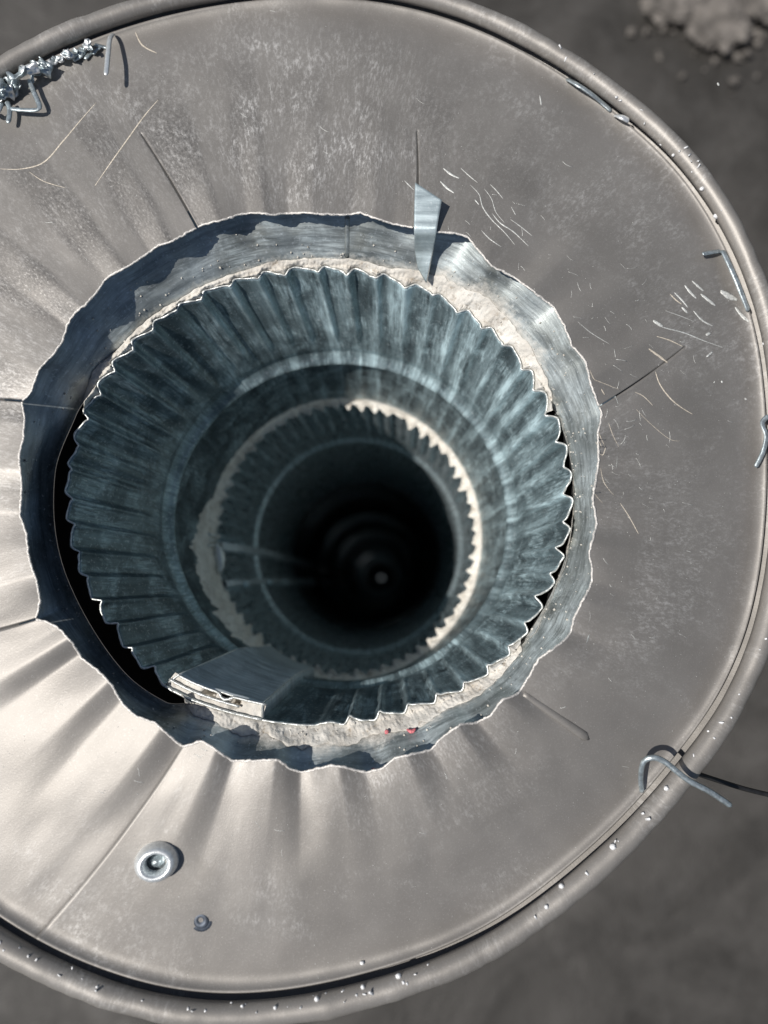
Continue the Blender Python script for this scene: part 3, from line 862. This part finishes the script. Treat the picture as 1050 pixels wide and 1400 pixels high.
# ------------------------------------------------------------------ scratches and marks on the grey sheet (children of the cap)
def scratch(px, wid, mat=M_SCR, parent=cap, name='scratch', taper=True, flat=0.25, lift=0.00005, proj=on_grey):
    P = [Vector((x, y, 0)) for x, y in px]
    P = smooth_path(P, 6)
    pts = [proj(p.x, p.y, lift) for p in P]
    n = len(pts)
    rad = [max(0.00004, wid * 0.00027 / 2 * ((0.25 + 0.75 * sin(pi * (k + .4) / n)) if taper else 1) * (0.8 + 0.6 * abs(fn(k * 1.3, px[0][0])))) for k in range(n)]
    v, f = tube(pts, rad, 6, flat=flat)
    return mesh(name, v, f, mat, parent)
for px, wd, m in [
    ([(606,230),(616,238),(628,244)], 4.5, M_SCR), ([(602,248),(611,257),(621,264)], 4.5, M_SCR), ([(630,230),(641,240),(653,250)], 1.8, M_SCR),
    ([(553,247),(559,253),(566,260)], 2, M_SCR), ([(643,253),(655,266),(660,283),(672,300),(690,318),(704,335)], 2.2, M_SCR),
    ([(662,258),(672,272),(678,290),(690,305)], 1.6, M_SCR), ([(673,292),(684,305),(702,317),(723,337)], 2.6, M_SCR),
    ([(670,252),(679,261),(688,272)], 1.8, M_SCR), ([(698,300),(712,310),(728,323)], 1.8, M_SCR), ([(658,315),(670,327),(686,338)], 2, M_SCR),
    ([(699,283),(705,294)], 1.6, M_SCR), ([(649,273),(655,280)], 2.2, M_SCR),
    ([(0,231),(30,231),(60,222),(85,195),(110,165),(132,140)], 3.0, M_SCRW), ([(130,254),(150,225),(175,190),(198,158),(217,136)], 3.0, M_SCRW),
    ([(185,44),(195,62),(215,73)], 3, M_SCRW), ([(40,235),(60,248),(90,257)], 1.6, M_SCRW),
    ([(790,440),(808,455),(834,471)], 1.4, M_SCR), ([(898,460),(915,465),(934,474)], 3, M_SCRW), ([(887,477),(900,486),(913,496)], 5, M_SCRW),
    ([(896,508),(902,525),(915,543),(930,556),(948,567)], 3, M_SCRW), ([(893,440),(905,447),(935,455),(960,465),(990,476)], 2.6, M_SCR),
    ([(893,438),(899,442),(906,446)], 7, M_SCR), ([(806,505),(812,518),(820,522),(848,533)], 1.5, M_SCRW), ([(868,536),(880,542),(893,555)], 1.5, M_SCRW),
    ([(822,532),(827,540)], 2.2, M_SCRW), ([(818,590),(822,600),(828,612)], 1.3, M_SCRW), ([(832,578),(838,595),(846,611)], 1.3, M_SCRW),
    ([(821,640),(826,660),(840,678)], 1.3, M_SCRW), ([(810,670),(816,679),(824,688)], 1.3, M_SCRW), ([(848,688),(860,706),(873,730)], 2, M_SCRW),
    ([(922,400),(932,410),(940,420)], 4, M_SCR), ([(946,384),(955,392),(962,398)], 5, M_SCR), ([(936,390),(944,400),(952,408)], 6, M_SCR),
    ([(948,425),(960,438),(975,446)], 4, M_SCR), ([(932,420),(940,428)], 6, M_SCR), ([(916,402),(924,410),(932,416)], 3, M_SCRW),
    ([(958,402),(968,410),(978,418)], 7, M_SCR), ([(985,398),(995,404),(1008,410)], 14, M_SCR), ([(1005,420),(1015,432),(1024,440)], 8, M_SCR),
    ([(965,458),(971,455)], 6, M_SCR), ([(966,488),(974,481)], 4, M_SCR), ([(976,522),(977,523)], 5, M_SCR), ([(986,521),(988,523)], 5, M_SCR),
    ([(1018,545),(1021,546)], 5, M_SCR), ([(981,113),(983,117)], 4, M_SCR), ([(910,425),(930,432),(950,440)], 1.4, M_SCR),
    ([(818,618),(824,622),(828,612)], 1.6, M_SCRW), ([(816,596),(823,612)], 1.4, M_SCRW), ([(814,604),(820,612)], 1.4, M_SCRW),
    ([(738,130),(740,144)], 3, M_SCR), ([(870,560),(890,580),(915,600),(930,603)], 1.1, M_SCRW)]:
    scratch(px, wd, m)
# many hair scratches and specks: nobody could count them
def hair():
    V, Fc = [], []
    r = random.Random(5)
    def add(pts, rad):
        v, f = tube(pts, rad, 4, flat=0.3); o = len(V); V.extend(v); Fc.extend(tuple(i + o for i in q) for q in f)
    for k in range(130):
        # cluster at the right and upper side
        if r.random() < 0.55: a = radians(r.gauss(20, 28))
        else: a = r.random() * 2 * pi
        s = min(0.95, abs(r.gauss(0.15, 0.3)) + 0.02); px, py = grey_px(a, s)
        d = r.gauss(-0.7, 0.5); ln = r.uniform(3, 16); c = r.uniform(-0.5, 0.5)
        pts = []
        for q in range(5):
            t = q / 4; dd = d + c * t; pts.append(on_grey(px + ln * t * cos(dd), py - ln * t * sin(dd), 0.00003))
        add(pts, 0.00005 + 0.00008 * r.random())
    for k in range(900):
        a = r.random() * 2 * pi; s = r.random(); px, py = grey_px(a, s)
        p = on_grey(px, py, 0.00003); q = p + Vector((r.uniform(-1, 1), r.uniform(-1, 1), 0)) * 0.0003
        add([p, q], 0.00007 + 0.00009 * r.random())
    o = mesh('fine_scratches', V, Fc, M_SCR, cap); o['kind'] = 'stuff'
hair()
# dust crumbs on band and sealant
def crumbs():
    V, Fc = [], []; r = random.Random(8)
    for k in range(420):
        a = r.random() * 2 * pi
        if r.random() < 0.5: t = abs(r.gauss(0, 0.15))
        else: t = r.uniform(0.0, 0.6)
        ix, iy, z = band_pt(a, min(0.7, t)); p = W(ix, iy, z + 0.0002)
        rad = r.uniform(0.00012, 0.00045)
        q = p + Vector((r.uniform(-1, 1), r.uniform(-1, 1), 0.3)) * rad * 1.6
        v, f = tube([p, q], rad, 5); o = len(V); V.extend(v); Fc.extend(tuple(i + o for i in g) for g in f)
    o = mesh('dust_crumbs', V, Fc, M_SEAL, collar); o['kind'] = 'stuff'
crumbs()
# red paint traces
for px, wd, lb in [([(556,997),(563,1000),(568,996)], 7, 0), ([(526,1000),(531,1001)], 8, 0), ([(508,1050),(516,1053),(522,1051)], 4, 0)]:
    scratch(px, wd, M_RED, collar, 'paint_trace', True, 0.5, 0.0023 if py_ok else 0.0023, on_band) if (py_ok := True) else None

# ------------------------------------------------------------------ loose strips, wires, swarf
def ribbon(pts, wid, th, mat, name, parent=None, twist=0.0):
    v, f = tube(pts, [wid * (1 if 0 < k < len(pts) - 1 else 0.55) for k in range(len(pts))], 6, flat=th)
    return mesh(name, v, f, mat, parent)
def lifted(px, lifts, proj=on_rim, n=6):
    P = [proj(x, y, l) for (x, y), l in zip(px, lifts)]
    return smooth_path(P, n)
def strip(px, lifts, wid, label, cat='metal strip', name='metal_sliver', mat=M_CHIP, flat=0.35, group=None):
    o = ribbon(lifted(px, lifts), wid, flat, mat, name); tag(o, label, cat, group); return o
strip([(155,46),(157,70),(158,98),(157,128)], [0.0012, 0.006, 0.0085, 0.0095], 0.0011, 'straight bright sliver hanging from the top left rim with its shadow beside it', mat=M_BRIGHT)
strip([(775,108),(790,116),(808,128),(822,140),(836,152)], [0.0004, 0.0010, 0.0005, 0.0009, 0.0004], 0.0013, 'long pale curled strip lying along the upper right rim')
strip([(842,158),(850,160),(860,165)], [0.0005, 0.0010, 0.0005], 0.0017, 'short glinting white flake at the end of the strip on the upper right rim', mat=M_BRIGHT)
strip([(985,345),(990,365),(1000,390),(1014,408),(1024,426)], [0.002, 0.0035, 0.004, 0.003, 0.001], 0.0014, 'dark curved strip standing off the right rim above the scratched patch')
strip([(954,352),(966,350),(982,346)], [0.003, 0.003, 0.002], 0.0010, 'short thin sliver pointing left from the right rim')
strip([(1060,570),(1045,582),(1033,600),(1030,620),(1025,640)], [0.004, 0.006, 0.006, 0.005, 0.003], 0.0011, 'bent wire end hooking in at the right edge of the picture', mat=M_CHIP)
def hook_wire():
    z = on_rim(905, 1060).z
    P = [W(x, y, z + l) for x, y, l in ((878,1083,0.0005),(876,1064,0.004),(879,1044,0.008),(890,1036,0.010),(908,1041,0.010),(940,1066,0.010),(970,1082,0.009),(1000,1102,0.008))]
    o = ribbon(smooth_path(P, 7), 0.0012, 0.7, M_CHIP, 'bent_wire'); tag(o, 'bent silvery wire hooked over the lower right rim', 'wire')
hook_wire()
def wire_shadow():  # dark strip laid where the shadow of the bent wire falls
    z = on_rim(925, 1045).z
    P = [W(948, 1056, z + 0.001), W(975, 1065, z - 0.006), W(1020, 1079, z - 0.012), W(1075, 1092, z - 0.02)]
    o = ribbon(smooth_path(P, 8), 0.0010, 0.8, M_DARK, 'wire_shadow_strip'); tag(o, 'thin dark strip as the modelled shadow of the bent wire, running off to the right from the lower right rim', 'wire')
wire_shadow()
# torn tangle at the upper left rim
def tangle():
    e = empty('swarf_tangle', on_rim(60, 110)); tag(e, 'crumpled tangle of torn silvery metal on the upper left rim', 'metal swarf')
    r = random.Random(21)
    spine = [(-10,128),(8,120),(30,100),(55,88),(80,80),(100,70),(122,66),(142,70)]
    for k in range(15):
        t = r.random() * (len(spine) - 1.01); i = int(t); q = t - i
        x, y = lerp(spine[i][0], spine[i + 1][0], q), lerp(spine[i][1], spine[i + 1][1], q)
        thick = 1.0 if x < 60 else 0.5
        y += r.uniform(-8, 16) * thick
        d = r.uniform(-0.3, 0.9) if x > 60 else r.uniform(-2.2, 1.2)
        ln = r.uniform(14, 34) * (0.7 + 0.3 * thick); L = []; P = []
        for m in range(5):
            u = m / 4; P.append((x + ln * (u - .5) * cos(d) + r.uniform(-4, 4), y - ln * (u - .5) * sin(d) + r.uniform(-4, 4))); L.append(0.0005 + r.random() * 0.0030 * thick)
        o = ribbon(lifted(P, L, n=4), r.uniform(0.0006, 0.0019), r.uniform(0.2, 0.5), M_CHIP if r.random() < .7 else M_BRIGHT, 'torn_shred', e)
    for P in ([(16,148),(20,160),(18,178)], [(10,150),(2,165),(-8,160)], [(45,118),(52,135),(60,158),(38,160),(20,158)]):
        ribbon(lifted(P, [0.004] * len(P), n=5), 0.0011, 0.4, M_CHIP, 'torn_shred', e)
    for k in range(26):
        t = r.random() ** 1.5 * (len(spine) - 1.01); i = int(t); q = t - i
        x, y = lerp(spine[i][0], spine[i + 1][0], q), lerp(spine[i][1], spine[i + 1][1], q) + r.uniform(-6, 14)
        c = on_rim(x, y, 0.003 + r.random() * 0.003); sz = r.uniform(0.0022, 0.0052) * (1.1 if x < 60 else 0.55)
        rot = Matrix.Rotation(r.random() * 6, 3, 'Z') @ Matrix.Rotation(r.uniform(-.9, .9), 3, 'X')
        def g(i2, j2):
            u, w_ = i2 / 6 - .5, j2 / 6 - .5
            p = Vector((u * 2, w_ * (1 + 0.6 * fn(u * 5, k)), 0.9 * fn(u * 2.5, w_ * 2.5, k * 3.1))) * sz
            return c + rot @ p, (u, w_)
        v, fc, uv = grid(7, 7, g)
        m = mesh('torn_flake', v, fc, M_CHIP if k % 3 else M_BRIGHT, e, uv)
        md = m.modifiers.new('thickness', 'SOLIDIFY'); md.thickness = 0.0003
    bpy.context.view_layer.update()
    for c in e.children: c.matrix_parent_inverse = e.matrix_world.inverted()
tangle()
# glinting burrs along the rim
bl = [(838,1158,9,'round glinting burr on the lower right rim'), (911,1078,7,'small round burr under the bent wire'), (768,1212,8,'curled burr on the lower rim left of the round one'),
      (747,1240,6,'pale burr tip leaning off the lower right rim'), (495,1316,6,'upper of two bright burrs in line on the bottom rim'), (496,1350,6,'lower of two bright burrs in line on the bottom rim'),
      (433,1366,7,'round bright burr on the bottom rim left of the pair'), (545,1335,8,'wide dull burr on the bottom rim'), (376,1378,5,'small burr at the bottom edge of the picture'),
      (978,296,9,'chunky pale burr high on the right rim'), (960,258,7,'flat pale chip on the upper right rim'), (921,212,5,'small pale chip on the rim above the chunky burr'),
      (903,198,4,'tiny pale chip on the upper right rim'), (1043,470,5,'small pale chip on the right edge of the rim')]
def burr(x, y, s, label):
    p = on_rim(x, y, 0.0003); r = random.Random(int(x * 7 + y))
    v, f = lathe([(0.0, 0.0009), (0.0006, 0.0008), (0.0009, 0.0003), (0.0008, -0.0004)], 9)
    v = [Vector((q.x * (1 + 0.4 * fn(q.x * 3000, q.y * 3000, x)), q.y * (1 + 0.4 * fn(q.y * 3000, x)), q.z * (1 + 0.5 * fn(q.x * 2000, y)))) * (s / 6.5) for q in v]
    o = mesh('burr', v, f, M_FLECK); o.location = p; o.rotation_euler = (r.uniform(-.5, .5), r.uniform(-.5, .5), r.uniform(0, 3))
    tag(o, label, 'metal burr', 'glinting burrs stuck along the rolled rim')
for b in bl: burr(*b)
def rim_swarf():
    V, Fc = [], []; r = random.Random(3)
    for k in range(70):
        a = radians(r.choice([r.uniform(225, 285), r.uniform(225, 285), r.uniform(30, 62), r.uniform(285, 345)]))
        ro = samp(RO, a) + r.uniform(14, 36); px, py = C0[0] + ro * cos(a), C0[1] - ro * sin(a)
        d = ray(px, py); h = RIMT.ray_cast(CAMP, d)
        if h[0] is None: continue
        p = h[0]; q = p + Vector((r.uniform(-1, 1), r.uniform(-1, 1), r.random())) * r.uniform(0.0006, 0.0018)
        v, f = tube([p, q], r.uniform(0.0002, 0.0006), 5, flat=0.5); o = len(V); V.extend(v); Fc.extend(tuple(i + o for i in g) for g in f)
    o = mesh('rim_filings', V, Fc, M_FLECK); tag(o, 'fine metal filings sprinkled along the rolled rim', 'metal filings', None, 'stuff')
rim_swarf()

# mortar lump on the deck, top right
def lump(px, py, size, label, seed):
    p = W(px, py, -0.91)
    bm = bmesh.new(); bmesh.ops.create_icosphere(bm, subdivisions=5, radius=size)
    for v in bm.verts:
        n = v.co.normalized(); k = 1 + 0.5 * fn(n.x * 2 + seed, n.y * 2, n.z * 2) + 0.2 * fn(n.x * 6, n.y * 6, n.z * 6 + seed) + 0.10 * fn(n.x * 16, n.y * 16, n.z * 16 + seed)
        v.co = n * size * k; v.co.z *= 0.13
    me = bpy.data.meshes.new('mortar_lump'); bm.to_mesh(me); bm.free()
    o = link('mortar_lump', me, M_MORT); o.location = p; tag(o, label, 'mortar lump')
M_MORT = mat_simple('mortar', (0.13, 0.118, 0.106), 0.9, 0, 40, 0.5, 0.8)
lump(985, 30, 0.046, 'pale crumbly mortar lump lying beyond the upper right rim', 1.0)
lump(925, -12, 0.050, 'whitish mortar lump at the top edge, left of the crumbly one', 4.0)
lump(1046, -8, 0.040, 'brownish mortar lump cut by the top right corner of the picture', 7.0)

bpy.context.view_layer.update()
for r_ in (upper, lower, collar, deep):
    for c in r_.children: c.matrix_parent_inverse = r_.matrix_world.inverted()
# crumbs of the same mortar strewn over the deck: nobody could count them
def deck_rubble():
    V, Fc = [], []; r = random.Random(12)
    for k in range(130):
        if k < 130: px, py = 985 + r.gauss(0, 55), 20 + r.gauss(0, 40)
        else: px, py = r.uniform(600, 1250), r.uniform(-150, 1500)
        c = W(px, py, -0.925 + 0.004 * r.random()); sz = r.uniform(0.002, 0.009) * (1.2 if k < 260 else 0.5)
        rot = Matrix.Rotation(r.random() * 6, 3, 'Z') @ Matrix.Rotation(r.random() * 6, 3, 'X'); o = len(V)
        for q in ((1, 0, 0), (-1, 0.1, 0), (0, 1, 0.1), (0, -0.9, 0), (0.1, 0, 0.7), (0, 0, -0.7)):
            V.append(c + rot @ (Vector(q) * sz * r.uniform(0.7, 1.2)))
        for q in ((0, 2, 4), (2, 1, 4), (1, 3, 4), (3, 0, 4), (2, 0, 5), (1, 2, 5), (3, 1, 5), (0, 3, 5)): Fc.append(tuple(i + o for i in q))
    o = mesh('rubble', V, Fc, M_MORT, None, None, False); tag(o, 'scattered crumbs of pale mortar on the dark roof sheet', 'rubble', None, 'stuff')
deck_rubble()
